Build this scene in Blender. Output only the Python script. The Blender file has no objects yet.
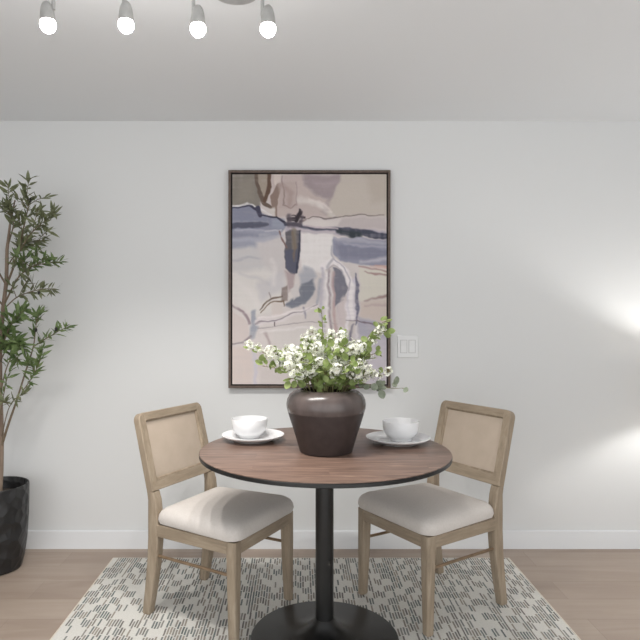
import bpy, bmesh, math, random
import numpy as np
from mathutils import Vector, Matrix, Euler
random.seed(7)
SC = bpy.context.scene
COL = SC.collection
PI = math.pi
F, CX, CY, HC = 600.0, 298.0, 318.0, 1.30      # focal length (px), principal point, camera height
WALL = 3.39
CEIL = 2.414
RUGZ = 0.008

def W(px, py, d):
    """point at distance d in front of the camera that projects to (px, py)"""
    return Vector(((px - CX) / F * d, d, HC - (py - CY) / F * d))

def srgb(r, g, b, k=1.0):
    def f(c):
        c = c / 255.0
        return (c / 12.92 if c <= 0.04045 else ((c + 0.055) / 1.055) ** 2.4) * k
    return (f(r), f(g), f(b), 1.0)

# ------------------------------------------------------------------ materials
class NT:
    def __init__(self, name):
        self.m = bpy.data.materials.new(name); self.m.use_nodes = True
        self.t = self.m.node_tree; self.b = self.t.nodes['Principled BSDF']
    def n(self, kind, **kw):
        nd = self.t.nodes.new(kind)
        for k, v in kw.items(): setattr(nd, k, v)
        return nd
    def l(self, a, b): self.t.links.new(a, b)
    def math(self, op, a, b=None, c=None):
        nd = self.n('ShaderNodeMath', operation=op)
        for i, v in enumerate((a, b, c)):
            if v is None: continue
            if isinstance(v, (int, float)): nd.inputs[i].default_value = v
            else: self.l(v, nd.inputs[i])
        return nd.outputs[0]
    def mix(self, fac, a, b, blend='MIX'):
        nd = self.n('ShaderNodeMix', data_type='RGBA', blend_type=blend)
        for i, v in ((0, fac), (6, a), (7, b)):
            if isinstance(v, (int, float)): nd.inputs[i].default_value = v
            elif isinstance(v, tuple): nd.inputs[i].default_value = v
            else: self.l(v, nd.inputs[i])
        return nd.outputs[2]
    def coord(self, which='Object', scale=(1, 1, 1), rot=(0, 0, 0)):
        tc = self.n('ShaderNodeTexCoord'); mp = self.n('ShaderNodeMapping')
        mp.inputs['Scale'].default_value = scale; mp.inputs['Rotation'].default_value = rot
        self.l(tc.outputs[which], mp.inputs['Vector']); return mp.outputs[0]
    def noise(self, vec, scale, detail=3.0, rough=0.5, dist=0.0):
        nd = self.n('ShaderNodeTexNoise')
        nd.inputs['Scale'].default_value = scale; nd.inputs['Detail'].default_value = detail
        nd.inputs['Roughness'].default_value = rough; nd.inputs['Distortion'].default_value = dist
        if vec is not None: self.l(vec, nd.inputs['Vector'])
        return nd.outputs['Fac']
    def ramp(self, fac, stops, interp='LINEAR'):
        nd = self.n('ShaderNodeValToRGB'); cr = nd.color_ramp; cr.interpolation = interp
        while len(cr.elements) < len(stops): cr.elements.new(0.5)
        for e, (p, c) in zip(cr.elements, stops): e.position = p; e.color = c
        self.l(fac, nd.inputs[0]); return nd.outputs[0]
    def bump(self, h, strength=0.2, dist=0.01):
        nd = self.n('ShaderNodeBump'); nd.inputs['Strength'].default_value = strength
        nd.inputs['Distance'].default_value = dist
        self.l(h, nd.inputs['Height']); self.l(nd.outputs[0], self.b.inputs['Normal'])
    def base(self, c):
        if isinstance(c, tuple): self.b.inputs['Base Color'].default_value = c
        else: self.l(c, self.b.inputs['Base Color'])
    def set(self, **kw):
        for k, v in kw.items(): self.b.inputs[k.replace('_', ' ')].default_value = v
        return self

def mottled(name, c1, c2, scale=20, rough=0.5, bump=0.0, stretch=(1, 1, 1), metallic=0.0, spec=0.5, bscale=None):
    t = NT(name); v = t.coord('Object', stretch)
    nz = t.noise(v, scale, 4)
    t.base(t.ramp(nz, [(0.3, c1), (0.7, c2)]))
    t.set(Roughness=rough, Metallic=metallic); t.b.inputs['Specular IOR Level'].default_value = spec
    if bump: t.bump(t.noise(v, bscale or scale * 3, 3), bump, 0.004)
    return t.m

def mat_floor():
    t = NT('vinyl_plank_floor')
    tc = t.coord('Object')
    bk = t.n('ShaderNodeTexBrick', offset=0.37, offset_frequency=2)
    bk.inputs['Scale'].default_value = 1.0
    bk.inputs['Brick Width'].default_value = 1.25; bk.inputs['Row Height'].default_value = 0.185
    bk.inputs['Mortar Size'].default_value = 0.0012; bk.inputs['Mortar Smooth'].default_value = 0.2
    bk.inputs['Color1'].default_value = (0, 0, 0, 1); bk.inputs['Color2'].default_value = (1, 1, 1, 1)
    bk.inputs['Mortar'].default_value = (0.5, 0.5, 0.5, 1); bk.inputs['Bias'].default_value = 0.0
    t.l(tc, bk.inputs['Vector'])
    tone = t.ramp(bk.outputs['Color'], [(0.0, srgb(156, 140, 127)), (0.5, srgb(167, 151, 138)), (1.0, srgb(174, 159, 146))])
    g = t.noise(t.coord('Object', (1.2, 16, 1)), 3.0, 6, 0.6, 0.6)
    col = t.mix(t.math('MULTIPLY', g, 0.5), tone, srgb(140, 122, 108))
    g2 = t.noise(t.coord('Object', (0.8, 5, 1)), 1.7, 3, 0.5, 1.2)
    col = t.mix(t.ramp(g2, [(0.45, (0, 0, 0, 1)), (0.75, (0.55, 0.55, 0.55, 1))]), col, srgb(178, 163, 151))
    col = t.mix(t.math('MULTIPLY', bk.outputs['Fac'], 0.35), col, srgb(96, 82, 72))
    t.base(col); t.set(Roughness=0.42); t.b.inputs['Specular IOR Level'].default_value = 0.4
    t.bump(g, 0.06, 0.002); return t.m

def mat_paint(name, c, rough=0.75):
    t = NT(name); nz = t.noise(t.coord('Object'), 160, 3)
    k = t.noise(t.coord('Object'), 0.9, 2)
    t.base(t.mix(t.math('MULTIPLY', k, 0.12), c, tuple(x * 0.93 for x in c[:3]) + (1,)))
    t.set(Roughness=rough); t.b.inputs['Specular IOR Level'].default_value = 0.25
    t.bump(nz, 0.05, 0.002); return t.m

def mat_wood(name, dark, mid, light, axis=(1, 1, 14), scale=6, rough=0.5, bands=0.5):
    """straight-grained timber; the grain runs along the axis with the small scale"""
    t = NT(name); v = t.coord('Object', axis)
    n1 = t.noise(v, scale, 6, 0.6, 0.8)
    n2 = t.noise(v, scale * 6, 3, 0.6, 0.2)
    f = t.math('ADD', t.math('MULTIPLY', n1, 1 - bands * 0.3), t.math('MULTIPLY', n2, bands * 0.3))
    t.base(t.ramp(f, [(0.28, dark), (0.5, mid), (0.72, light)]))
    t.set(Roughness=rough); t.b.inputs['Specular IOR Level'].default_value = 0.35
    t.bump(n2, 0.08, 0.002); return t.m

def mat_walnut():
    t = NT('walnut_tabletop')
    v = t.coord('Object')
    bk = t.n('ShaderNodeTexBrick', offset=0.43)
    bk.inputs['Scale'].default_value = 1.0
    bk.inputs['Brick Width'].default_value = 0.62; bk.inputs['Row Height'].default_value = 0.085
    bk.inputs['Mortar Size'].default_value = 0.0006
    bk.inputs['Color1'].default_value = (0, 0, 0, 1); bk.inputs['Color2'].default_value = (1, 1, 1, 1)
    bk.inputs['Mortar'].default_value = (0.4, 0.4, 0.4, 1)
    t.l(v, bk.inputs['Vector'])
    gv = t.n('ShaderNodeMapping'); gv.inputs['Scale'].default_value = (1.6, 15, 1)
    t.l(v, gv.inputs['Vector'])
    off = t.n('ShaderNodeVectorMath', operation='ADD')
    t.l(gv.outputs[0], off.inputs[0])
    sc = t.n('ShaderNodeVectorMath', operation='SCALE'); sc.inputs['Scale'].default_value = 7.0
    t.l(bk.outputs['Color'], sc.inputs[0]); t.l(sc.outputs[0], off.inputs[1])
    g = t.noise(off.outputs[0], 2.6, 6, 0.62, 1.1)
    wood = t.ramp(g, [(0.28, srgb(66, 50, 43)), (0.43, srgb(100, 79, 69)), (0.58, srgb(126, 102, 90)), (0.75, srgb(166, 140, 124))])
    tone = t.ramp(bk.outputs['Color'], [(0, srgb(92, 72, 62)), (1, srgb(142, 119, 106))])
    t.base(t.mix(0.28, wood, tone))
    t.set(Roughness=0.36); t.b.inputs['Specular IOR Level'].default_value = 0.45
    t.bump(g, 0.05, 0.001); return t.m

def mat_rug():
    t = NT('woven_rug')
    tc = t.n('ShaderNodeTexCoord'); sp = t.n('ShaderNodeSeparateXYZ'); t.l(tc.outputs['Object'], sp.inputs[0])
    wob = t.noise(tc.outputs['Object'], 25, 2)
    x = t.math('ADD', sp.outputs[0], t.math('MULTIPLY', wob, 0.004)); y = sp.outputs[1]
    def white(a, b, seed):
        c = t.n('ShaderNodeCombineXYZ'); t.l(a, c.inputs[0])
        if b is not None: t.l(b, c.inputs[1])
        c.inputs[2].default_value = seed
        w = t.n('ShaderNodeTexWhiteNoise'); t.l(c.outputs[0], w.inputs['Vector']); return w.outputs['Value']
    def band(v, lo, hi):
        return t.math('MULTIPLY', t.math('GREATER_THAN', v, lo), t.math('LESS_THAN', v, hi))
    # dashes: thin yarn floats that run along Y, gathered in blocks between plain cream cells
    xs = t.math('DIVIDE', x, 0.0122); ix = t.math('FLOOR', xs); fx = t.math('FRACT', xs)
    bx = t.math('FLOOR', t.math('DIVIDE', x, 0.0488))
    yy = t.math('ADD', t.math('DIVIDE', y, 0.066), t.math('MULTIPLY', white(ix, None, 3.0), 0.42))
    yy = t.math('ADD', yy, t.math('MULTIPLY', white(t.math('FLOOR', t.math('DIVIDE', x, 0.195)), None, 17.0), 0.8))
    by = t.math('FLOOR', yy); fy = t.math('FRACT', yy)
    par = t.math('FLOOR', t.math('MODULO', t.math('ADD', t.math('ADD', bx, by), 1000.0), 2.0))
    rb = white(bx, by, 5.0); rnd = white(ix, by, 11.0); rnd2 = white(ix, by, 23.0)
    flip = t.math('LESS_THAN', rb, 0.10)
    par2 = t.math('ABSOLUTE', t.math('SUBTRACT', par, flip))
    on = t.math('LESS_THAN', rnd, t.math('ADD', 0.30, t.math('MULTIPLY', par2, 0.66)))
    lng = t.math('LESS_THAN', white(ix, t.math('FLOOR', t.math('ADD', t.math('DIVIDE', y, 0.34), t.math('MULTIPLY', white(ix, None, 31.0), 0.9))), 41.0), 0.09)
    d1 = t.math('MULTIPLY', t.math('MULTIPLY', band(fx, 0.14, 0.76), band(fy, 0.04, 0.94)), on)
    d2 = t.math('MULTIPLY', band(fx, 0.16, 0.66), lng)
    mask = t.math('MAXIMUM', d1, d2)
    zone = t.noise(tc.outputs['Object'], 3.0, 2)
    tint = t.math('ADD', t.math('MULTIPLY', rnd2, 0.45), t.math('MULTIPLY', rb, 0.25))
    tint = t.math('ADD', tint, t.math('MULTIPLY', zone, 0.4))
    dcol = t.ramp(tint, [(0.1, srgb(68, 74, 77)), (0.35, srgb(94, 104, 103)), (0.5, srgb(122, 124, 122)), (0.6, srgb(146, 137, 126)), (0.75, srgb(96, 92, 90)), (0.95, srgb(150, 146, 140))])
    cream = t.ramp(t.noise(tc.outputs['Object'], 240, 3), [(0.3, srgb(202, 200, 194)), (0.7, srgb(219, 217, 212))])
    t.base(t.mix(t.math('MULTIPLY', mask, 0.9), cream, dcol))
    t.set(Roughness=0.95); t.b.inputs['Specular IOR Level'].default_value = 0.1
    t.bump(t.math('ADD', t.noise(tc.outputs['Object'], 320, 2), t.math('MULTIPLY', mask, -0.4)), 0.35, 0.003)
    return t.m

def mat_emit(name, c, s):
    t = NT(name); t.base(c)
    t.b.inputs['Emission Color'].default_value = c; t.b.inputs['Emission Strength'].default_value = s
    return t.m

def mat_leaf(name, a, b, scale=9, trans=0.15):
    t = NT(name)
    nz = t.noise(t.coord('Object'), scale * 4, 2)
    t.base(t.ramp(nz, [(0.3, a), (0.7, b)]))
    t.set(Roughness=0.5); t.b.inputs['Specular IOR Level'].default_value = 0.3
    tr = t.n('ShaderNodeBsdfTranslucent'); tr.inputs[0].default_value = b
    mx = t.n('ShaderNodeMixShader'); mx.inputs[0].default_value = trans
    t.l(t.b.outputs[0], mx.inputs[1]); t.l(tr.outputs[0], mx.inputs[2])
    out = [n for n in t.t.nodes if n.type == 'OUTPUT_MATERIAL'][0]
    t.l(mx.outputs[0], out.inputs[0]); return t.m

def mat_cane():
    t = NT('woven_cane')
    tc = t.n('ShaderNodeTexCoord'); sp = t.n('ShaderNodeSeparateXYZ'); t.l(tc.outputs['Object'], sp.inputs[0])
    a = t.math('SINE', t.math('MULTIPLY', sp.outputs[0], 1300.0))
    b = t.math('SINE', t.math('MULTIPLY', sp.outputs[2], 1300.0))
    w = t.math('MULTIPLY', a, b)
    n = t.noise(tc.outputs['Object'], 14, 3)
    c = t.ramp(n, [(0.3, srgb(180, 165, 149)), (0.7, srgb(187, 172, 156))])
    t.base(t.mix(t.math('MULTIPLY', t.math('GREATER_THAN', w, 0.45), 0.14), c, srgb(150, 132, 114)))
    t.set(Roughness=0.75); t.bump(w, 0.2, 0.001); return t.m

def mat_hammered():
    t = NT('hammered_black')
    v = t.n('ShaderNodeTexVoronoi', feature='F1'); v.inputs['Scale'].default_value = 20
    t.l(t.coord('Object', (1, 1, 0.9)), v.inputs['Vector'])
    t.base(t.ramp(t.noise(t.coord('Object'), 30, 3), [(0.3, srgb(27, 27, 28)), (0.7, srgb(36, 36, 37))]))
    t.set(Roughness=0.42); t.bump(v.outputs['Distance'], 0.7, 0.02); return t.m

M = {}
M['wall'] = mat_paint('wall_paint', srgb(219, 220, 220))
M['ceiling'] = mat_paint('ceiling_paint', srgb(231, 233, 235), 0.85)
M['trim'] = mat_paint('trim_paint', srgb(228, 230, 232), 0.45)
M['floor'] = mat_floor()
M['rug'] = mat_rug()
M['binding'] = mottled('rug_binding', srgb(205, 196, 182), srgb(220, 212, 198), 90, 0.9, 0.3)
M['oak'] = mat_wood('weathered_oak', srgb(132, 118, 101), srgb(153, 138, 119), srgb(171, 157, 138), (9, 9, 1.2), 5)
M['oakx'] = mat_wood('weathered_oak_rail', srgb(132, 118, 101), srgb(153, 138, 119), srgb(171, 157, 138), (1.2, 9, 9), 5)
M['oaky'] = mat_wood('weathered_oak_side_rail', srgb(132, 118, 101), srgb(153, 138, 119), srgb(171, 157, 138), (9, 1.2, 9), 5)
M['cane'] = mat_cane()
M['linen'] = mottled('cream_upholstery', srgb(203, 197, 191), srgb(209, 203, 198), 120, 0.9, 0.12, spec=0.15, bscale=700)
M['bronze'] = mottled('bronze_rod', srgb(128, 108, 86), srgb(152, 130, 106), 30, 0.35, metallic=0.5)
M['walnut'] = mat_walnut()
M['black'] = mottled('black_metal', srgb(17, 17, 17), srgb(23, 23, 23), 25, 0.34, 0.03, bscale=300)
M['vase'] = mottled('vase_clay', srgb(50, 41, 39), srgb(59, 49, 47), 35, 0.5, 0.06, bscale=160)
M['glaze'] = mottled('vase_glaze', srgb(70, 62, 60), srgb(92, 82, 79), 16, 0.26, 0.05, (1, 1, 0.4), bscale=60)
M['china'] = mottled('white_china', srgb(226, 226, 227), srgb(233, 233, 234), 14, 0.22)
M['frame'] = mat_wood('picture_frame_wood', srgb(78, 66, 60), srgb(98, 84, 76), srgb(114, 100, 91), (6, 6, 6), 8, 0.5)
M['gap'] = mottled('frame_inner_black', srgb(22, 20, 20), srgb(28, 26, 26), 30, 0.8)
M['gap_shade'] = mat_paint('switch_gap_shade', srgb(182, 182, 182), 0.6)  # darker grey that paints the shade around the rockers
M['switch'] = mat_paint('switch_plastic', srgb(226, 227, 227), 0.35)
M['nickel'] = mottled('brushed_nickel', srgb(176, 176, 175), srgb(192, 192, 190), 40, 0.38, metallic=0.6)
M['bulb'] = mat_emit('bulb_glow', (1.0, 0.975, 0.94, 1), 40.0)
M['lampbulb'] = mat_emit('lamp_bulb_glow', (1.0, 0.985, 0.96, 1), 680.0)
M['pot'] = mat_hammered()
M['soil'] = mottled('potting_soil', srgb(40, 32, 27), srgb(66, 54, 45), 60, 0.95, 0.6)
M['bark'] = mottled('olive_bark', srgb(112, 95, 82), srgb(150, 133, 117), 30, 0.85, 0.4, (1, 1, 0.2))
M['twig'] = mottled('olive_twig', srgb(96, 82, 66), srgb(126, 112, 92), 40, 0.8)
M['olive_leaf'] = mat_leaf('olive_leaf', srgb(82, 89, 62), srgb(134, 139, 106))
M['olive_leaf2'] = mat_leaf('olive_leaf_bright', srgb(66, 88, 46), srgb(122, 140, 92))
M['olive'] = mottled('olive_fruit', srgb(28, 26, 24), srgb(44, 40, 38), 40, 0.4)
M['stem'] = mottled('green_stem', srgb(92, 96, 56), srgb(124, 112, 76), 40, 0.7)
M['leaf'] = mat_leaf('round_leaf', srgb(104, 124, 66), srgb(158, 172, 112), 12, 0.3)
M['leaf_grey'] = mat_leaf('round_leaf_grey', srgb(120, 130, 112), srgb(158, 166, 148), 12, 0.2)
M['petal'] = mat_leaf('white_petal', srgb(234, 235, 224), srgb(247, 248, 241), 20, 0.25)
M['floret'] = mat_leaf('flower_eye', srgb(186, 194, 120), srgb(206, 208, 150), 20, 0.2)
M['shade'] = mat_leaf('linen_lampshade', srgb(190, 184, 174), srgb(205, 199, 189), 30, 0.28)

# ------------------------------------------------------------------ object helpers
def link(name, me_or_none):
    o = bpy.data.objects.new(name, me_or_none); COL.objects.link(o); return o
def obj(name, bm, mat, parent=None, smooth=True, mats=None):
    bmesh.ops.recalc_face_normals(bm, faces=bm.faces[:])
    me = bpy.data.meshes.new(name); bm.to_mesh(me); bm.free()
    for m in (mats or [mat]): me.materials.append(m)
    if smooth:
        for p in me.polygons: p.use_smooth = True
        try: me.set_sharp_from_angle(angle=math.radians(38))
        except Exception: pass
    o = link(name, me)
    if parent: o.parent = parent
    return o
def props(o, label, cat, group=None):
    o['label'] = label; o['category'] = cat
    if group: o['group'] = group
    return o
def thing(name, label, cat, loc=(0, 0, 0), rotz=0.0, group=None):
    o = link(name, None); o.empty_display_size = 0.05
    o.location = loc; o.rotation_euler = (0, 0, rotz)
    return props(o, label, cat, group)
def struct(name, bm, mat, smooth=False):
    o = obj(name, bm, mat, None, smooth); o['kind'] = 'structure'; return o
def copy_tree(o, parent=None):
    c = o.copy(); COL.objects.link(c)
    if parent: c.parent = parent
    for ch in list(o.children): copy_tree(ch, c)
    return c

def box(bm, x0, x1, y0, y1, z0, z1, bev=0.0, seg=2):
    vs = [bm.verts.new((x, y, z)) for z in (z0, z1) for y in (y0, y1) for x in (x0, x1)]
    fs = [(0, 2, 3, 1), (4, 5, 7, 6), (0, 1, 5, 4), (2, 6, 7, 3), (0, 4, 6, 2), (1, 3, 7, 5)]
    ff = [bm.faces.new([vs[i] for i in f]) for f in fs]
    if bev:
        es = list({e for f in ff for e in f.edges})
        bmesh.ops.bevel(bm, geom=es, offset=bev, segments=seg, affect='EDGES', profile=0.5)
    return bm
def newbox(*a, **k): return box(bmesh.new(), *a, **k)

def loft(bm, rings, cap0=True, cap1=True, closed=True):
    """rings: lists of points, all the same length"""
    vr = [[bm.verts.new(p) for p in r] for r in rings]
    n = len(vr[0])
    for a, b in zip(vr, vr[1:]):
        for i in range(n if closed else n - 1):
            j = (i + 1) % n
            bm.faces.new((a[i], a[j], b[j], b[i]))
    if cap0: bm.faces.new(vr[0][::-1])
    if cap1: bm.faces.new(vr[-1])
    return bm
def lathe(bm, prof, n=48, cap0=False, cap1=False, c=(0, 0, 0)):
    rings = [[(c[0] + r * math.cos(2 * PI * k / n), c[1] + r * math.sin(2 * PI * k / n), c[2] + z) for k in range(n)] for r, z in prof]
    return loft(bm, rings, cap0, cap1)
def tube(bm, pts, rad, n=7):
    pts = [Vector(p) for p in pts]; rings = []
    up = Vector((0.13, 0.31, 0.94))
    for i, p in enumerate(pts):
        t = (pts[min(i + 1, len(pts) - 1)] - pts[max(i - 1, 0)]).normalized()
        a = t.cross(up)
        if a.length < 1e-3: a = t.cross(Vector((1, 0, 0)))
        a.normalize(); b = t.cross(a)
        r = rad[i] if isinstance(rad, (list, tuple)) else rad
        rings.append([p + a * (r * math.cos(2 * PI * k / n)) + b * (r * math.sin(2 * PI * k / n)) for k in range(n)])
    return loft(bm, rings)
def rrect(w, h, r, seg=5, rb=None):
    """rounded rectangle outline centred on 0, counter-clockwise, in 2-D; rb = radius of the two lower corners"""
    out = []; rb = r if rb is None else rb
    for cx, cy, a0, q in ((w / 2, h / 2, 0, r), (-w / 2, h / 2, 90, r), (-w / 2, -h / 2, 180, rb), (w / 2, -h / 2, 270, rb)):
        sx = 1 if cx > 0 else -1; sy = 1 if cy > 0 else -1
        for k in range(seg + 1):
            a = math.radians(a0 + 90 * k / seg)
            out.append((cx - sx * q + q * math.cos(a), cy - sy * q + q * math.sin(a)))
    return out
def bezier(p0, p1, p2, p3, n):
    return [p0 * (1 - t) ** 3 + p1 * 3 * t * (1 - t) ** 2 + p2 * 3 * t * t * (1 - t) + p3 * t ** 3 for t in [k / n for k in range(n + 1)]]

# ------------------------------------------------------------------ setting
XL, XR, YB = -2.7, 3.0, -0.4
struct('floor', newbox(XL, XR, YB, WALL + 0.12, -0.06, 0), M['floor'])
struct('ceiling', newbox(XL - 0.1, XR + 0.1, YB, WALL + 0.12, CEIL, CEIL + 0.08), M['ceiling'])
struct('wall_back', newbox(XL - 0.1, XR + 0.1, WALL, WALL + 0.12, 0, CEIL), M['wall'])
struct('wall_left', newbox(XL - 0.1, XL, YB, WALL, 0, CEIL), M['wall'])
struct('wall_right', newbox(XR, XR + 0.1, YB, WALL, 0, CEIL), M['wall'])
def baseboard(name, x0, x1, y0, y1):
    bm = newbox(x0, x1, y0, y1, 0, 0.103)
    top = [e for e in bm.edges if all(v.co.z > 0.1 for v in e.verts)]
    bmesh.ops.bevel(bm, geom=top, offset=0.004, segments=2, affect='EDGES')
    struct(name, bm, M['trim'])
baseboard('baseboard_back', XL, XR, WALL - 0.014, WALL)
baseboard('baseboard_left', XL, XL + 0.014, YB, WALL - 0.014)
baseboard('baseboard_right', XR - 0.014, XR, YB, WALL - 0.014)

# ------------------------------------------------------------------ rug
rx0, rx1, ry0, ry1 = -1.0, 1.14, 1.70, 3.24
rug = thing('area_rug', 'low pile cream area rug with grey dashed blocks under the dining set', 'rug', ((rx0 + rx1) / 2, (ry0 + ry1) / 2, 0))
hx, hy = (rx1 - rx0) / 2, (ry1 - ry0) / 2
obj('pile', newbox(-hx + 0.008, hx - 0.008, -hy + 0.008, hy - 0.008, 0.0005, RUGZ - 0.0006), M['rug'], rug, False)
bm = bmesh.new()
pth = [Vector((-hx, -hy, 0)), Vector((hx, -hy, 0)), Vector((hx, hy, 0)), Vector((-hx, hy, 0))]
rings = []
for p in pth:
    s = Vector((math.copysign(1, p.x), math.copysign(1, p.y), 0))
    rings.append([p + s * dx + Vector((0, 0, dz)) for dx, dz in ((-0.009, 0.0005), (0, 0.0005), (0.001, 0.003), (-0.001, 0.0062), (-0.005, 0.0076), (-0.009, 0.0065))])
rings.append(rings[0])
loft(bm, rings, False, False)
bmesh.ops.remove_doubles(bm, verts=bm.verts[:], dist=1e-5)
b = obj('binding', bm, M['binding'], rug); b['label'] = 'narrow plain cream edge binding'

# ------------------------------------------------------------------ dining table
TX, TY, TZ = 0.107, 2.42, 0.772
tab = thing('dining_table', 'round walnut-topped pedestal dining table with black edge and black flared base', 'table', (TX, TY, RUGZ))
h = TZ - RUGZ
obj('tabletop', lathe(bmesh.new(), [(0.0005, h - 0.004), (0.4965, h - 0.004), (0.4985, h - 0.003), (0.4985, h - 0.001), (0.4965, h), (0.0005, h)], 96), M['walnut'], tab)
e = obj('edge_band', lathe(bmesh.new(), [(0.40, h - 0.030), (0.450, h - 0.027), (0.4980, h - 0.0185), (0.500, h - 0.0165), (0.500, h - 0.006), (0.4985, h - 0.0042), (0.0005, h - 0.0042)], 96), M['black'], tab)
e['label'] = 'black undercut table edge'
obj('mounting_plate', lathe(bmesh.new(), [(0.0005, h - 0.044), (0.10, h - 0.044), (0.17, h - 0.034), (0.175, h - 0.030), (0.0005, h - 0.030)], 48), M['black'], tab)
obj('pole', lathe(bmesh.new(), [(0.0365, 0.060), (0.0365, h - 0.042)], 40, True, True), M['black'], tab)
prof = [(0.0005, 0.0), (0.291, 0.0), (0.297, 0.003), (0.297, 0.009), (0.293, 0.013)]
for k in range(1, 22):
    t = k / 21; r = 0.293 - (0.293 - 0.040) * t
    prof.append((r, 0.013 + 0.018 * t + 0.049 * t ** 8))
prof += [(0.0375, 0.083), (0.0005, 0.083)]
obj('base', lathe(bmesh.new(), prof, 72), M['black'], tab)

# ------------------------------------------------------------------ chairs
def trapezoid(wf, wr, yf, yr, rf, rr, seg=4):
    cs = [(wf / 2, yf, rf), (-wf / 2, yf, rf), (-wr / 2, yr, rr), (wr / 2, yr, rr)]
    out = []
    for k, (cx, cy, r) in enumerate(cs):
        sx = math.copysign(1, cx); sy = 1 if k < 2 else -1
        a0 = (0, 90, 180, 270)[k]
        for q in range(seg + 1):
            a = math.radians(a0 + 90 * q / seg)
            out.append((cx - sx * r + r * math.cos(a), cy - sy * r + r * math.sin(a)))
    return out

SL = 0.26                                  # backward lean of the back: dy per dz
def back_y(z): return -0.196 - SL * (z - 0.44)
def make_chair(label, group):
    c = thing('dining_chair', label, 'chair', group=group)
    # seat frame
    o = trapezoid(0.4635, 0.434, 0.2388, -0.190, 0.012, 0.006)
    rings = []
    for ins, z in ((0.003, 0.350), (0, 0.353), (0, 0.399), (0.003, 0.402)):
        rings.append([(x * (1 - ins / 0.22), y * (1 - ins / 0.22), z) for x, y in o])
    bm = loft(bmesh.new(), rings)
    for f in bm.faces:
        f.normal_update()
        if abs(f.normal.x) > 0.75: f.material_index = 1
    obj('seat_frame', bm, None, c, mats=[M['oakx'], M['oaky']])
    # cushion
    o = trapezoid(0.490, 0.434, 0.252, -0.186, 0.055, 0.03, 6)
    prof = [(0.012, 0.4025), (0.002, 0.408), (-0.003, 0.424), (0.0, 0.444), (0.008, 0.459), (0.022, 0.470), (0.045, 0.478), (0.08, 0.484), (0.125, 0.488), (0.17, 0.490), (0.205, 0.4905)]
    rings = [[(x * (1 - i / 0.225), (y - 0.03) * (1 - i / 0.218) + 0.03, z) for x, y in o] for i, z in prof]
    obj('seat_cushion', loft(bmesh.new(), rings), M['linen'], c)
    # legs
    for s in (-1, 1):
        rings = []
        for z, w, d in ((0.0, 0.033, 0.033), (0.006, 0.036, 0.036), (0.20, 0.043, 0.043), (0.35, 0.047, 0.047), (0.4025, 0.048, 0.048)):
            ox, oy = s * 0.2332, 0.2402
            rings.append([(ox - s * w / 2 + u, oy - d / 2 + v, z) for u, v in rrect(w, d, 0.008, 3)])
        obj('leg', loft(bmesh.new(), rings), M['oak'], c)
        rings = []
        for z, y, w, d in ((0.0, -0.250, 0.034, 0.036), (0.008, -0.249, 0.037, 0.039), (0.12, -0.230, 0.040, 0.046), (0.24, -0.213, 0.042, 0.052), (0.34, -0.206, 0.043, 0.056), (0.42, -0.207, 0.044, 0.054), (0.50, back_y(0.50), 0.044, 0.044), (0.5375, back_y(0.5375), 0.045, 0.037)):
            rings.append([(s * 0.1955 + u, y + v, z) for u, v in rrect(w, d, 0.005, 3)])
        obj('leg', loft(bmesh.new(), rings), M['oak'], c)
    # back frame: rounded ring in the leaning plane
    z0, z1 = 0.536, 0.868
    n = Vector((0, 1, SL)).normalized(); up = Vector((0, -SL, 1)).normalized()
    L = (z1 - z0) * math.sqrt(1 + SL * SL); Cn = Vector((0, back_y((z0 + z1) / 2), (z0 + z1) / 2))
    def ring(w, hh, dv, r, off, rb=None):
        return [Cn + Vector((u, 0, 0)) + up * (v + dv) + n * off for u, v in rrect(w, hh, r, 5, rb)]
    iw, ih, dv = 0.358, L - 0.080, 0.006
    rings = [ring(0.430, L - 0.006, 0, 0.030, 0.018, 0.003), ring(0.436, L, 0, 0.033, 0.015, 0.003), ring(0.436, L, 0, 0.033, -0.015, 0.003), ring(0.430, L - 0.006, 0, 0.030, -0.018, 0.003),
             ring(iw, ih, dv, 0.006, -0.018), ring(iw, ih, dv, 0.006, 0.018), ring(0.430, L - 0.006, 0, 0.030, 0.018, 0.003)]
    bm = loft(bmesh.new(), rings, False, False); bmesh.ops.remove_doubles(bm, verts=bm.verts[:], dist=1e-5)
    for f in bm.faces:
        if abs(f.calc_center_median().x) > iw / 2 - 0.002: f.material_index = 1
    bf = obj('backrest_frame', bm, None, c, mats=[M['oakx'], M['oak']])
    rings = [ring(iw + 0.002, ih + 0.002, dv, 0.006, 0.012), ring(iw - 0.006, ih - 0.006, dv, 0.005, 0.013), ring(iw - 0.016, ih - 0.016, dv, 0.004, 0.008), ring(iw - 0.016, ih - 0.016, dv, 0.004, -0.008), ring(iw - 0.006, ih - 0.006, dv, 0.005, -0.013), ring(iw + 0.002, ih + 0.002, dv, 0.006, -0.012)]
    obj('bead', loft(bmesh.new(), rings, False, False), M['oak'], bf)
    rings = [ring(iw - 0.014, ih - 0.014, dv, 0.004, -0.006), ring(iw - 0.014, ih - 0.014, dv, 0.004, 0.004), ring(iw - 0.06, ih - 0.06, dv, 0.02, 0.0065)]
    p = obj('back_panel', loft(bmesh.new(), rings), M['cane'], c); p['label'] = 'tan woven back panel'
    # side stretchers
    for s in (-1, 1):
        st = obj('stretcher', tube(bmesh.new(), [(s * 0.199, -0.205, 0.262), (s * 0.212, 0.222, 0.262)], 0.0068, 12), M['bronze'], c)
        st['label'] = 'thin bronze side rod'
    return c
ch = make_chair('oak dining chair left of the table, shadow bands across its cream seat', 'dining chairs at the round table')
ch.location = (-0.343, 2.682, RUGZ); ch.rotation_euler = (0, 0, math.radians(-119.3))
ch2 = copy_tree(ch)
ch2['label'] = 'oak dining chair right of the table, its cream seat evenly lit'
ch2.location = (0.607, 2.752, RUGZ); ch2.rotation_euler = (0, 0, math.radians(121.8))

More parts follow.
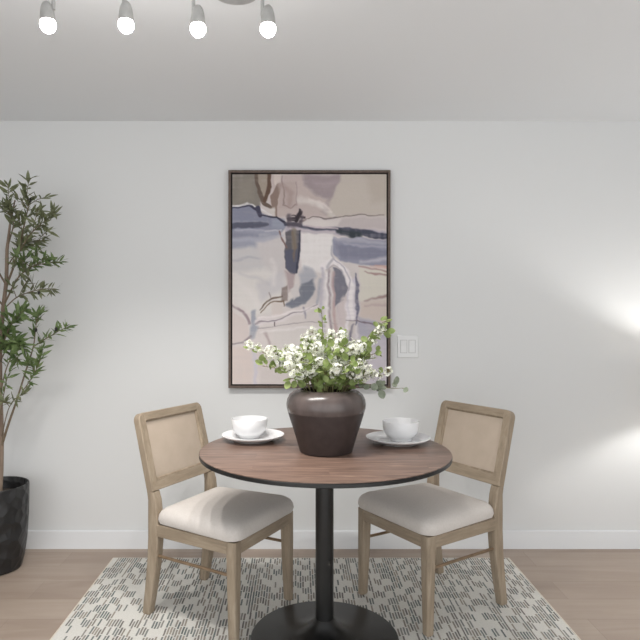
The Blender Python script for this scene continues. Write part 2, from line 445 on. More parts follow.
# ------------------------------------------------------------------ tableware
def make_plate(loc, label):
    t = lathe(bmesh.new(), [(0.0005, 0.0025), (0.070, 0.0025), (0.073, 0.0), (0.082, 0.0), (0.087, 0.004), (0.108, 0.0105), (0.128, 0.0185), (0.1345, 0.0235), (0.1352, 0.0258), (0.1335, 0.0268), (0.126, 0.0225), (0.106, 0.0165), (0.0975, 0.0158), (0.0945, 0.0145), (0.088, 0.0095), (0.078, 0.0070), (0.0005, 0.0065)], 72)
    o = obj('dinner_plate', t, M['china']); o.location = loc
    return props(o, label, 'plate', 'white plates on the table')
def make_bowl(loc, label):
    t = lathe(bmesh.new(), [(0.0005, 0.003), (0.038, 0.003), (0.040, 0.0), (0.045, 0.0), (0.0465, 0.004), (0.0475, 0.010), (0.060, 0.020), (0.0715, 0.036), (0.0770, 0.056), (0.0785, 0.086), (0.0778, 0.0875), (0.0762, 0.086), (0.0745, 0.058), (0.068, 0.038), (0.055, 0.023), (0.035, 0.015), (0.0005, 0.013)], 64)
    bmesh.ops.scale(t, vec=(1, 1, 0.94), verts=t.verts[:])
    o = obj('bowl', t, M['china']); o.location = loc
    return props(o, label, 'bowl', 'white bowls on the plates')
for (px, d, bpx, bd, side) in ((253.0, 2.597, 249.5, 2.622, 'left'), (398.0, 2.540, 401.0, 2.565, 'right')):
    make_plate(((px - CX) / F * d, d, TZ + 0.0003), 'broad white dinner plate on the table %s of the dark vase' % side)
    make_bowl(((bpx - CX) / F * bd, bd, TZ + 0.0070), 'white footed bowl sitting in the plate %s of the dark vase' % side)

# ------------------------------------------------------------------ vase
VX, VY, VZ = 0.111, 2.375, TZ
vase = thing('vase', 'dark brown round-shouldered clay vase at the centre of the table', 'vase', (VX, VY, VZ))
obj('vase_body', lathe(bmesh.new(), [(0.0005, 0.0), (0.098, 0.0), (0.104, 0.004), (0.120, 0.06), (0.138, 0.115), (0.1495, 0.152), (0.1515, 0.160), (0.145, 0.160), (0.132, 0.115), (0.114, 0.06), (0.098, 0.012), (0.0005, 0.010)], 72), M['vase'], vase)
g = obj('glazed_shoulder', lathe(bmesh.new(), [(0.1455, 0.1602), (0.1520, 0.1602), (0.1560, 0.175), (0.1570, 0.190), (0.1540, 0.208), (0.1450, 0.226), (0.130, 0.2385), (0.115, 0.2450), (0.106, 0.2475), (0.1015, 0.2465), (0.1005, 0.242), (0.109, 0.236), (0.128, 0.226), (0.143, 0.208), (0.1475, 0.19), (0.1455, 0.1602)], 72), M['glaze'], vase)
g['label'] = 'glossier mauve-brown glazed shoulder band'

# ------------------------------------------------------------------ flowers
def leaf_disc(bm, base, d, nrm, L, w):
    """round-oval leaf with a short stalk, cupped along its midrib"""
    d = d.normalized(); s = d.cross(nrm)
    if s.length < 1e-4: s = d.cross(Vector((1, 0, 0)))
    s.normalize(); nn = s.cross(d)
    mid = [bm.verts.new(base + d * (L * t) - nn * (0.10 * L * math.sin(PI * t))) for t in (0, 0.33, 0.66, 1.0)]
    def side(sg):
        return [bm.verts.new(base + d * (L * t) + s * (sg * w * k) + nn * (0.02 * L)) for t, k in ((0.12, 0.55), (0.36, 1.0), (0.66, 0.95), (0.9, 0.5))]
    for sg in (-1, 1):
        q = side(sg)
        bm.faces.new((mid[0], q[0], q[1], mid[1])); bm.faces.new((mid[1], q[1], q[2], mid[2]))
        bm.faces.new((mid[2], q[2], q[3], mid[3]))
def leaf_lance(bm, base, d, nrm, L, w):
    d = d.normalized(); s = d.cross(nrm)
    if s.length < 1e-4: s = d.cross(Vector((1, 0, 0)))
    s.normalize(); nn = s.cross(d)
    mid = [bm.verts.new(base + d * (L * t) - nn * (0.12 * L * t * t)) for t in (0, 0.35, 0.7, 1.0)]
    for sg in (-1, 1):
        q = [bm.verts.new(base + d * (L * t) + s * (sg * w * k) + nn * (0.10 * w - 0.12 * L * t * t)) for t, k in ((0.35, 1.0), (0.7, 0.72))]
        bm.faces.new((mid[0], q[0], mid[1])); bm.faces.new((mid[1], q[0], q[1], mid[2])); bm.faces.new((mid[2], q[1], mid[3]))
def blossom(bm, c, nrm, r, rnd):
    nrm = nrm.normalized(); a = nrm.cross(Vector((0.2, 0.5, 0.8)))
    a.normalize(); b = nrm.cross(a); ph = rnd.random() * 2 * PI
    for k in range(5):
        an = ph + 2 * PI * k / 5
        d = a * math.cos(an) + b * math.sin(an); s = a * -math.sin(an) + b * math.cos(an)
        v0 = bm.verts.new(c); v1 = bm.verts.new(c + d * r * 0.6 + s * r * 0.42 + nrm * r * 0.15)
        v2 = bm.verts.new(c + d * r * 1.05 + nrm * r * (0.05 + 0.3 * rnd.random())); v3 = bm.verts.new(c + d * r * 0.6 - s * r * 0.42 + nrm * r * 0.15)
        bm.faces.new((v0, v1, v2, v3))
    ring = [bm.verts.new(c + (a * math.cos(t) + b * math.sin(t)) * r * 0.24 + nrm * r * 0.12) for t in (0, 1.57, 3.14, 4.71)]
    ap = bm.verts.new(c + nrm * r * 0.32)
    for k in range(4): bm.faces.new((ring[k], ring[(k + 1) % 4], ap)).material_index = 1
def rdir(rnd):
    while True:
        v = Vector((rnd.uniform(-1, 1), rnd.uniform(-1, 1), rnd.uniform(-1, 1)))
        if 0.1 < v.length < 1: return v.normalized()

MOUTH = Vector((VX, VY, VZ + 0.245))
bq0 = Vector((VX, VY, VZ + 0.012))
bouquet = thing('flower_bouquet', 'loose bouquet of white blossoms and round green leaves in the dark vase', 'flowers', bq0)
def branch(name, tip, seed, flowers=1.0, leaves=12, fl_from=0.45, lift=0.10, leafmat='leaf', leafsize=0.030, label=None):
    rnd = random.Random(seed)
    tip = Vector(tip); out = tip - MOUTH; hd = Vector((out.x, out.y, 0))
    hdir = hd.normalized() if hd.length > 0.01 else Vector((0.1, 0.1, 0))
    m = MOUTH + hdir * min(0.075, 0.35 * hd.length) + Vector((rnd.uniform(-.012, .012), rnd.uniform(-.012, .012), -0.004))
    foot = Vector((VX, VY, VZ + 0.020)) - hdir * 0.03 + Vector((rnd.uniform(-.02, .02), rnd.uniform(-.02, .02), 0))
    pts = [foot, foot.lerp(m, 0.5) + Vector((0, 0, 0.01))] + bezier(m, m + Vector((out.x * 0.12, out.y * 0.12, lift)), tip - Vector((out.x * 0.35, out.y * 0.35, 0.015)), tip, 10)
    lp = [p - bq0 for p in pts]
    n = len(lp)
    sb = tube(bmesh.new(), lp, [0.0024 - 0.0014 * k / (n - 1) for k in range(n)], 6)
    cur = lp[2:]
    def at(t):
        f = t * (len(cur) - 1); i = min(int(f), len(cur) - 2); return cur[i].lerp(cur[i + 1], f - i), (cur[i + 1] - cur[i]).normalized()
    bm = bmesh.new()
    leaves = int(leaves * 1.9)
    for k in range(leaves):
        t = 0.05 + 0.95 * (k + rnd.random() * 0.6) / leaves; t = min(t, 1.0)
        p, tg = at(t)
        d = (rdir(rnd) + tg * 0.5 + Vector((0, -0.15, 0.05))).normalized()
        s = leafsize * rnd.uniform(0.75, 1.2)
        nr = (rdir(rnd) * 0.6 + Vector((0, -0.8, 0.6))).normalized()
        tube(sb, [p, p + d * s * 0.35], 0.0007, 4)
        leaf_disc(bm, p + d * s * 0.33, d, nr, s, s * 0.40)
    fb = bmesh.new()
    if flowers > 0:
        ncl = max(3, int(5 * flowers))
        for q in range(ncl):
            t = fl_from + (1.0 - fl_from) * (q + 0.6) / ncl
            p, tg = at(min(t, 1.0))
            R = rnd.uniform(0.017, 0.027)
            ctr = p + rdir(rnd) * 0.012 + Vector((0, -0.006, 0.008))
            for k in range(int(20 * (R / 0.02) ** 2)):
                dv = rdir(rnd)
                c = ctr + dv * R * rnd.uniform(0.55, 1.1)
                rr = rnd.uniform(0.0058, 0.0092)
                tube(sb, [ctr, c], 0.0005, 3)
                blossom(fb, c, (dv + rdir(rnd) * 0.4), rr, rnd)
    so = obj(name, sb, M['stem'], bouquet)
    if label: so['label'] = label
    obj('leaves', bm, M[leafmat], so)
    if flowers > 0: obj('blossoms', fb, None, so, smooth=False, mats=[M['petal'], M['floret']])
    else: fb.free()
    return so
# (tip pixel x, y, distance, flowers, leaves)
named = {0: 'long blossom branch reaching furthest left', 1: 'blossom branch reaching up to the right', 2: 'low blossom branch leaning right'}
tips = [(247, 348, 2.37, 1.3, 7), (386, 331, 2.36, 1.0, 10), (389, 374, 2.35, 1.0, 6),
        (268, 352, 2.36, 1.2, 5), (282, 368, 2.30, 0.9, 5), (285, 350, 2.42, 1.2, 6), (297, 356, 2.30, 1.0, 7), (303, 340, 2.40, 1.2, 7),
        (314, 334, 2.50, 1.1, 8), (320, 347, 2.32, 1.0, 8), (331, 338, 2.45, 1.1, 9), (342, 333, 2.40, 1.1, 8), (338, 356, 2.30, 0.9, 9),
        (352, 343, 2.46, 1.0, 9), (362, 347, 2.33, 1.2, 7), (372, 358, 2.46, 0.9, 8), (360, 364, 2.29, 1.0, 7), (318, 365, 2.27, 0.8, 8),
        (340, 372, 2.26, 0.8, 7), (300, 372, 2.27, 0.8, 7), (372, 374, 2.31, 1.0, 4), (308, 348, 2.58, 1.0, 7), (348, 350, 2.58, 1.0, 7), (288, 378, 2.29, 0.7, 6)]
for k, (px, py, d, fl, lv) in enumerate(tips):
    branch('blossom_branch', W(px, py, d), 100 + k, fl, lv, 0.38, 0.10 if abs(px - 326) < 45 else 0.07, label=named.get(k))
branch('leafy_sprig', W(321, 309, 2.40), 301, 0, 11, 0.5, 0.16, 'leaf', 0.020, 'thin sprig standing tallest')
branch('leafy_sprig', W(390, 320, 2.38), 302, 0, 12, 0.5, 0.12, 'leaf', 0.034, 'round-leaved sprig rising right')
branch('leafy_sprig', W(404, 388, 2.36), 303, 0, 9, 0.5, 0.07, 'leaf_grey', 0.034, 'grey-leaved sprig drooping right')
for k, (px, py, d) in enumerate([(262, 366, 2.35), (334, 349, 2.27), (352, 362, 2.25), (306, 362, 2.26), (346, 345, 2.34), (324, 370, 2.24), (380, 352, 2.36)]):
    branch('leafy_sprig', W(px, py, d), 320 + k, 0, 9, 0.5, 0.08, 'leaf', 0.032)

# ------------------------------------------------------------------ picture
FX0, FX1, FZ0, FZ1 = -0.389, 0.517, 0.908, 2.126
pw, ph = FX1 - FX0, FZ1 - FZ0
pic = thing('framed_painting', 'large abstract canvas in a thin dark wood frame on the wall', 'picture', ((FX0 + FX1) / 2, WALL, FZ0))
def fring(w, hh, y): return [(u, y, v + ph / 2) for u, v in rrect(w, hh, 0.0006, 1)]
bm = loft(bmesh.new(), [fring(pw, ph, -0.001), fring(pw, ph, -0.039), fring(pw - 0.002, ph - 0.002, -0.040), fring(pw - 0.025, ph - 0.025, -0.040), fring(pw - 0.027, ph - 0.027, -0.039), fring(pw - 0.027, ph - 0.027, -0.001), fring(pw, ph, -0.001)], False, False)
obj('frame', bm, M['frame'], pic)
bk = obj('backing', newbox(-pw / 2 + 0.0136, pw / 2 - 0.0136, -0.012, -0.001, 0.0136, ph - 0.0136), M['gap'], pic, False)
bk['label'] = 'black shadow gap inside the frame'
cw, chh = pw - 0.043, ph - 0.043

def paint(nx, ny):
    """abstract picture, in the coordinates of a 507 x 640 sketch whose canvas spans x 45-460, y 40-598"""
    rng = np.random.default_rng(3)
    gx, gy = np.meshgrid(np.linspace(45, 460, nx), np.linspace(40, 598, ny))
    def vnoise(sx, sy, seed):
        r = np.random.default_rng(seed); g = r.random((64, 64))
        u, v = gx / sx, gy / sy; i, j = np.floor(u).astype(int), np.floor(v).astype(int)
        fu, fv = u - i, v - j; fu = fu * fu * (3 - 2 * fu); fv = fv * fv * (3 - 2 * fv)
        q = lambda a, b: g[b % 64, a % 64]
        return (q(i, j) * (1 - fu) + q(i + 1, j) * fu) * (1 - fv) + (q(i, j + 1) * (1 - fu) + q(i + 1, j + 1) * fu) * fv - 0.5
    X = gx + vnoise(28, 28, 1) * 8 + vnoise(9, 9, 2) * 3; Y = gy + vnoise(30, 30, 3) * 8 + vnoise(10, 10, 4) * 3
    img = np.empty((ny, nx, 3)); img[:] = (200, 192, 190)
    tone = vnoise(70, 60, 5)[..., None] * 14; img += tone * np.array([1, 1.1, 1.0])
    streak = vnoise(60, 5, 6) + 0.6 * vnoise(7, 40, 7)
    def put(mask, c, op=1.0, st=0.35):
        m = np.clip(mask * op * (1 + st * streak), 0, 1)[..., None]
        img[:] = img * (1 - m) + np.array(c, float) * m
    def poly(pts, c, soft=4, op=1.0, st=0.35):
        inside = np.zeros(X.shape, bool); dist = np.full(X.shape, 1e9)
        n = len(pts)
        for k in range(n):
            (x0, y0), (x1, y1) = pts[k], pts[(k + 1) % n]
            if y0 != y1:
                cnd = ((y0 > Y) != (y1 > Y)) & (X < (x1 - x0) * (Y - y0) / (y1 - y0) + x0); inside ^= cnd
            dx, dy = x1 - x0, y1 - y0; t = np.clip(((X - x0) * dx + (Y - y0) * dy) / (dx * dx + dy * dy + 1e-9), 0, 1)
            dist = np.minimum(dist, np.hypot(X - x0 - t * dx, Y - y0 - t * dy))
        sd = np.where(inside, dist, -dist); put(np.clip(sd / soft + 0.5, 0, 1), c, op, st)
    def line(pts, w, c, op=1.0, soft=2.5, st=0.5):
        soft = soft * 1.25; op = min(1.0, op * 1.02)
        best = np.full(X.shape, 1e9)
        ws = w if isinstance(w, (list, tuple)) else [w] * len(pts)
        for k in range(len(pts) - 1):
            (x0, y0), (x1, y1) = pts[k], pts[k + 1]
            dx, dy = x1 - x0, y1 - y0; t = np.clip(((X - x0) * dx + (Y - y0) * dy) / (dx * dx + dy * dy + 1e-9), 0, 1)
            wd = ws[k] * (1 - t) + ws[k + 1] * t
            best = np.minimum(best, np.hypot(X - x0 - t * dx, Y - y0 - t * dy) - wd)
        put(np.clip(0.5 - best / soft, 0, 1), c, op, st)
    # upper band
    poly([(150, 40), (345, 40), (330, 110), (305, 155), (150, 155)], (180, 166, 163), 14)
    poly([(235, 40), (340, 40), (326, 85), (312, 108), (270, 95), (240, 70)], (150, 138, 141), 12)
    poly([(305, 100), (320, 95), (300, 150), (280, 140)], (160, 148, 148), 8, 0.7)
    poly([(338, 36), (465, 36), (465, 150), (380, 150), (298, 156), (316, 108)], (184, 175, 167), 8)
    poly([(400, 36), (465, 36), (465, 110), (420, 120)], (174, 164, 155), 20, 0.8)
    line([(228, 108), (270, 118), (318, 150)], (8, 7, 3), (203, 196, 192), 0.8, 8)
    poly([(40, 36), (110, 36), (124, 100), (120, 128), (40, 130)], (126, 120, 113), 5)
    poly([(60, 60), (100, 50), (100, 110), (55, 110)], (138, 131, 122), 16, 0.6)
    poly([(112, 36), (148, 36), (142, 110), (122, 112)], (152, 141, 130), 5)
    poly([(158, 40), (178, 40), (176, 66), (160, 66)], (198, 186, 180), 4)
    line([(112, 40), (116, 85), (130, 118), (150, 128)], (4.5, 5, 7, 5), (98, 84, 76))
    line([(147, 40), (145, 70), (134, 112)], (5, 5, 6), (92, 72, 62))
    line([(170, 70), (158, 95), (160, 148)], (7, 9, 6), (132, 114, 106))
    poly([(168, 62), (216, 58), (218, 126), (170, 132)], (172, 157, 153), 8, 0.8)
    line([(180, 45), (182, 90), (180, 120), (200, 128), (215, 118)], 1.3, (128, 112, 112), 0.8)
    line([(218, 60), (219, 120)], 1.3, (140, 124, 124), 0.7)
    poly([(140, 130), (160, 125), (160, 150), (142, 150)], (196, 188, 184), 5)
    # blue-grey band on the left
    poly([(40, 124), (82, 122), (106, 134), (122, 146), (152, 151), (182, 158), (192, 178), (178, 192), (110, 200), (40, 206)], (128, 130, 147), 4)
    poly([(150, 155), (185, 160), (185, 185), (150, 185)], (146, 150, 164), 10, 0.8)
    line([(40, 121), (84, 120), (112, 133), (150, 147)], (2.5, 3, 3, 2), (208, 205, 206), 0.9)
    line([(42, 127), (90, 125), (116, 142)], (1.8, 2.2, 4), (58, 57, 74), 0.95, 2)
    line([(112, 134), (118, 152)], (7, 5), (64, 62, 80), 0.95)
    line([(122, 150), (165, 152), (186, 170)], (1.5, 2.5, 3.5), (50, 48, 64), 0.95, 2)
    line([(42, 178), (100, 177), (136, 174)], (7, 8, 5), (86, 87, 102), 0.95, 3)
    poly([(40, 192), (178, 190), (150, 222), (110, 238), (40, 240)], (150, 151, 165), 9)
    line([(42, 200), (110, 204)], (7, 4), (132, 133, 148), 0.8, 6)
    line([(135, 192), (175, 188)], 2, (206, 204, 208), 0.7)
    poly([(40, 238), (130, 234), (140, 300), (40, 300)], (190, 187, 188), 14, 0.9)
    line([(42, 270), (80, 262), (130, 262)], (2, 2.5, 1), (160, 158, 168), 0.7, 5)
    poly([(110, 220), (185, 200), (185, 320), (140, 330)], (194, 188, 188), 14, 0.9)
    # horizon stroke
    poly([(188, 176), (300, 178), (460, 190), (460, 206), (330, 200), (188, 194)], (168, 160, 170), 6)
    line([(190, 174), (240, 180), (320, 184), (400, 196), (462, 204)], (5, 4.5, 4, 9, 7), (66, 68, 82), 0.95, 3)
    line([(330, 190), (385, 204)], (5, 8), (54, 60, 66), 0.9, 5)
    line([(200, 188), (320, 194)], 2.0, (190, 180, 182), 0.8)
    line([(232, 156), (270, 154), (298, 158), (345, 150), (400, 147), (455, 146)], (1, 1, 2, 1.4, 1.3, 0.8), (104, 94, 94), 0.85, 2)
    poly([(345, 155), (460, 152), (460, 185), (380, 186), (330, 178)], (178, 168, 168), 8, 0.8)
    # blue-grey at right
    poly([(314, 206), (465, 212), (465, 282), (405, 280), (335, 268), (312, 238)], (140, 140, 156), 5)
    poly([(322, 222), (465, 242), (465, 265), (340, 262)], (120, 121, 138), 10, 0.8)
    line([(320, 208), (390, 216), (462, 222)], (3, 5, 4), (166, 164, 176), 0.8, 5)
    line([(390, 272), (462, 262)], (3, 6), (176, 172, 182), 0.8, 6)
    poly([(40, 300), (130, 290), (185, 320), (170, 400), (110, 420), (60, 390), (40, 380)], (209, 204, 201), 16)
    poly([(112, 330), (180, 300), (186, 340), (120, 380)], (190, 186, 190), 14, 0.7)
    line([(60, 300), (120, 318), (140, 330)], (3, 4, 2), (184, 180, 184), 0.6, 8)
    # centre
    poly([(230, 196), (312, 198), (318, 262), (292, 300), (240, 300), (226, 260)], (217, 212, 211), 8)
    poly([(188, 192), (230, 190), (229, 245), (222, 300), (206, 312), (188, 292)], (96, 92, 97), 4)
    line([(210, 192), (212, 240)], (7, 6), (128, 119, 108), 0.9, 5)
    poly([(190, 245), (222, 240), (221, 300), (206, 310), (189, 290)], (86, 87, 103), 5, 0.9)
    line([(227, 194), (226, 250), (219, 302)], (2, 2.6, 2.6), (58, 58, 74), 0.95, 2)
    line([(170, 190), (180, 215), (192, 236)], (2, 2.5, 2), (120, 98, 94), 0.9, 2)
    line([(196, 160), (215, 162), (226, 140)], (5, 7, 5), (58, 50, 56), 0.95, 3)
    line([(204, 150), (240, 152)], (1.5, 2.5), (70, 60, 64), 0.9, 2)
    line([(224, 132), (216, 168)], (2.5, 4), (50, 44, 50), 0.95, 2)
    line([(228, 165), (244, 158)], (4, 2), (120, 106, 104), 0.8)
    poly([(186, 300), (214, 306), (210, 348), (196, 352)], (170, 154, 155), 8)
    poly([(240, 284), (262, 290), (270, 310), (258, 330), (232, 330), (226, 305)], (166, 166, 174), 10)
    poly([(262, 318), (268, 345), (240, 380), (206, 394), (188, 384), (214, 364), (236, 330)], (116, 119, 130), 6)
    poly([(198, 348), (224, 332), (224, 362), (208, 374)], (200, 194, 193), 4)
    poly([(176, 340), (192, 334), (194, 374), (174, 374)], (140, 127, 124), 4)
    line([(118, 404), (136, 380), (160, 368), (178, 360)], (1.5, 2.6, 2.5, 1.2), (104, 88, 76), 0.9, 2)
    line([(122, 410), (146, 384), (182, 372), (186, 386)], (1.4, 2, 2.2, 1.6), (116, 98, 84), 0.9, 2)
    line([(140, 356), (146, 372)], 1.2, (140, 128, 126), 0.8)
    poly([(150, 385), (180, 380), (184, 412), (150, 416)], (203, 193, 189), 6)
    # lower left
    poly([(40, 400), (92, 440), (90, 480), (40, 490)], (198, 186, 183), 6, 0.8)
    line([(42, 388), (72, 408), (92, 436)], (2.5, 3.5, 4), (148, 133, 138), 0.9, 3)
    line([(100, 408), (106, 440), (98, 472)], (7, 9, 7), (152, 154, 164), 0.9, 5)
    line([(96, 472), (72, 488), (42, 492)], (3, 2.5, 2), (140, 130, 134), 0.85, 3)
    line([(112, 436), (180, 424), (276, 386)], (7, 6, 5), (208, 200, 201), 0.9, 5)
    line([(106, 438), (170, 424), (230, 402), (276, 384)], (1, 1.6, 1.4, 1.0), (128, 118, 124), 0.85, 2)
    line([(112, 450), (180, 442), (240, 432), (330, 438)], 1.1, (150, 140, 144), 0.8, 2)
    line([(236, 392), (240, 420)], (2.5, 1.5), (140, 136, 148), 0.8, 3)
    line([(158, 432), (161, 442)], 1.8, (96, 86, 88), 0.9, 2)
    poly([(150, 450), (280, 440), (290, 560), (160, 570)], (200, 194, 191), 14, 0.8)
    line([(132, 462), (144, 486), (150, 506)], (4, 3, 2.4), (162, 146, 147), 0.85, 4)
    line([(104, 500), (106, 596)], (5, 5), (188, 183, 192), 0.8, 4)
    poly([(40, 500), (96, 500), (96, 600), (40, 600)], (199, 186, 181), 10, 0.8)
    poly([(120, 560), (250, 560), (250, 600), (120, 600)], (190, 182, 180), 10, 0.6)
    poly([(282, 310), (306, 290), (316, 330), (312, 440), (284, 440)], (206, 200, 202), 8, 0.9)
    poly([(355, 330), (376, 306), (378, 430), (350, 425)], (196, 189, 198), 6, 0.9)
    # right arcs
    poly([(316, 286), (340, 298), (356, 342), (346, 374), (322, 396), (317, 340)], (118, 117, 128), 4)
    line([(292, 284), (318, 268), (346, 296), (366, 340), (366, 420)], (7, 8, 8, 8, 7), (222, 216, 217), 0.95, 5)
    line([(318, 262), (344, 288), (360, 320), (358, 350)], 1.6, (150, 144, 156), 0.7, 3)
    line([(298, 290), (318, 280), (336, 296)], 1.6, (160, 150, 156), 0.7, 3)
    line([(288, 290), (284, 360), (292, 470)], (3, 4, 4), (176, 170, 180), 0.75, 5)
    line([(297, 300), (299, 380), (304, 480)], (3, 3, 4), (221, 214, 214), 0.85, 4)
    line([(332, 396), (336, 440), (342, 500)], (3, 5, 5), (176, 164, 172), 0.7, 5)
    line([(352, 380), (356, 470)], (4, 5), (220, 213, 216), 0.8, 4)
    line([(345, 372), (338, 420), (338, 500)], (8, 11, 12), (196, 184, 184), 0.8, 6)
    line([(304, 292), (306, 360), (312, 470)], (2.5, 3, 3), (152, 140, 143), 0.85, 4)
    line([(316, 300), (320, 400), (326, 500)], (3, 4, 4), (178, 154, 153), 0.8, 4)
    line([(280, 320), (275, 380)], (4, 3), (160, 160, 170), 0.8, 5)
    line([(312, 230), (318, 262), (300, 284)], (2, 3, 3), (170, 166, 172), 0.8, 3)
    line([(376, 302), (382, 350), (379, 440)], (2.5, 4.5, 2.5), (108, 107, 124), 0.92, 3)
    poly([(388, 288), (465, 296), (465, 372), (388, 380)], (202, 197, 187), 6)
    poly([(388, 380), (465, 372), (465, 445), (388, 420)], (194, 181, 174), 8)
    line([(386, 282), (430, 290), (462, 302)], (2, 2.4, 2.4), (164, 138, 134), 0.9, 3)
    line([(430, 280), (462, 286)], (1.5, 2.5), (180, 146, 138), 0.8, 3)
    line([(402, 378), (436, 370), (462, 364)], (1.5, 3, 4), (150, 128, 126), 0.9, 4)
    poly([(384, 420), (465, 446), (465, 510), (384, 500)], (164, 160, 172), 8)
    line([(350, 428), (382, 430), (440, 446)], (0.8, 1.6, 2.4), (118, 106, 114), 0.85, 2)
    poly([(378, 470), (465, 480), (465, 600), (378, 600)], (184, 178, 186), 14, 0.9)
    line([(372, 440), (366, 470), (362, 498)], (1.5, 4, 5), (112, 108, 122), 0.9, 4)
    line([(381, 440), (379, 520)], 2, (206, 200, 202), 0.8, 3)
    line([(196, 150), (200, 178), (226, 176), (232, 150)], (6, 7, 7, 3), (84, 76, 84), 0.7, 5)
    line([(236, 176), (300, 180), (330, 184)], (2, 2.4, 1.5), (206, 190, 194), 0.9, 3)
    line([(206, 196), (214, 240), (212, 270)], (3, 4, 2), (118, 104, 94), 0.8, 4)
    line([(404, 296), (462, 312)], (1.2, 2.2), (150, 122, 120), 0.85, 3)
    line([(420, 282), (462, 290)], (1.5, 3.5), (196, 158, 150), 0.7, 5)
    line([(400, 392), (462, 386)], (2, 3), (176, 156, 156), 0.7, 5)
    line([(120, 425), (200, 405), (262, 392)], (2, 3, 2), (222, 214, 215), 0.8, 4)
    line([(120, 460), (220, 448), (300, 452)], (2, 3, 2), (218, 212, 212), 0.7, 5)
    line([(152, 330), (160, 300), (150, 270)], (5, 6, 4), (212, 206, 205), 0.7, 8)
    line([(60, 330), (95, 350), (110, 392)], (6, 8, 5), (214, 208, 206), 0.7, 10)
    line([(45, 212), (130, 216), (180, 200)], (4, 5, 2), (168, 168, 180), 0.7, 6)
    line([(50, 190), (130, 190)], (1.6, 2.2), (176, 176, 188), 0.8, 4)
    line([(345, 222), (400, 232), (460, 232)], (2, 3, 2), (160, 160, 174), 0.8, 4)
    line([(270, 60), (300, 66), (322, 60)], (5, 8, 6), (164, 150, 154), 0.6, 10)
    line([(180, 70), (200, 90), (196, 120)], (6, 9, 6), (156, 138, 134), 0.6, 8)
    line([(250, 108), (290, 120), (312, 140)], (2, 4, 2), (214, 206, 202), 0.7, 5)
    img += streak[..., None] * 2.5 + (rng.random((ny, nx, 1)) - 0.5) * 4
    return np.clip(img, 0, 255) / 255.0
NX, NY = 300, 404
img = paint(NX, NY)
lin = np.where(img <= 0.04045, img / 12.92, ((img + 0.055) / 1.055) ** 2.4)
bm = bmesh.new()
vv = [[bm.verts.new((-cw / 2 + cw * i / (NX - 1), -0.032, 0.0215 + chh * (1 - j / (NY - 1)))) for i in range(NX)] for j in range(NY)]
for j in range(NY - 1):
    for i in range(NX - 1): bm.faces.new((vv[j][i], vv[j + 1][i], vv[j + 1][i + 1], vv[j][i + 1]))
# stretcher edges of the canvas
edge = [vv[0][i] for i in range(NX)] + [vv[j][NX - 1] for j in range(1, NY)] + [vv[NY - 1][i] for i in range(NX - 2, -1, -1)] + [vv[j][0] for j in range(NY - 2, 0, -1)]
back = [bm.verts.new((v.co.x, -0.0125, v.co.z)) for v in edge]
for k in range(len(edge)):
    q = (k + 1) % len(edge); bm.faces.new((edge[k], edge[q], back[q], back[k]))
bm.faces.new(back)
me = bpy.data.meshes.new('canvas'); bm.to_mesh(me); bm.free()
ca = me.color_attributes.new('paint', 'FLOAT_COLOR', 'POINT')
buf = np.ones((len(me.vertices), 4), np.float32); buf[:, :3] = srgb(205, 196, 194)[:3]
PAINT_GAIN = 1.12
buf[:NX * NY, :3] = np.clip(lin.reshape(-1, 3) * PAINT_GAIN, 0, 0.95)
ca.data.foreach_set('color', buf.ravel())
t = NT('painted_canvas'); at = t.n('ShaderNodeAttribute', attribute_name='paint')
t.base(at.outputs['Color']); t.set(Roughness=0.6); t.b.inputs['Specular IOR Level'].default_value = 0.2
t.bump(t.noise(t.coord('Object'), 420, 2), 0.12, 0.002)
me.materials.append(t.m)
cv = link('canvas', me); cv.parent = pic; cv['label'] = 'abstract painting in cream, mauve and slate strokes'

# ------------------------------------------------------------------ light switch
sx0, sx1, sz0, sz1 = 0.560, 0.679, 1.075, 1.204
sw = thing('light_switch', 'white double rocker light switch on the wall beside the picture', 'light switch', ((sx0 + sx1) / 2, WALL, (sz0 + sz1) / 2))
a, bq = (sx1 - sx0) / 2, (sz1 - sz0) / 2
rings = [[(u, y, v) for u, v in rrect(2 * a - i, 2 * bq - i, 0.004, 3)] for i, y in ((0, -0.0005), (0, -0.003), (0.006, -0.007))]
obj('cover_plate', loft(bmesh.new(), rings), M['switch'], sw)
for s in (-1, 1):
    cx = s * 0.0235
    pts = [(-0.0345, -0.0100), (0.0, -0.0082), (0.0345, -0.0120)]
    bm = bmesh.new()
    loft(bm, [[(cx - 0.0165, -0.0068, z), (cx + 0.0165, -0.0068, z), (cx + 0.0165, y, z), (cx - 0.0165, y, z)] for z, y in pts])
    obj('rocker_gap_shade', newbox(cx - 0.0195, cx + 0.0195, -0.0074, -0.006, -0.037, 0.037), M['gap_shade'], sw, False)  # flat grey slab, its colour imitates the shaded gap round the rocker
    obj('rocker', bm, M['switch'], sw, False)
    for z in (-0.049, 0.049):
        obj('screw', lathe(bmesh.new(), [(0.0028, -0.001), (0.0028, 0.0006), (0.002, 0.0012), (0.0003, 0.0013)], 12, True, True), M['switch'], sw).matrix_local = Matrix.Translation((cx, -0.0068, z)) @ Matrix.Rotation(PI / 2, 4, 'X')

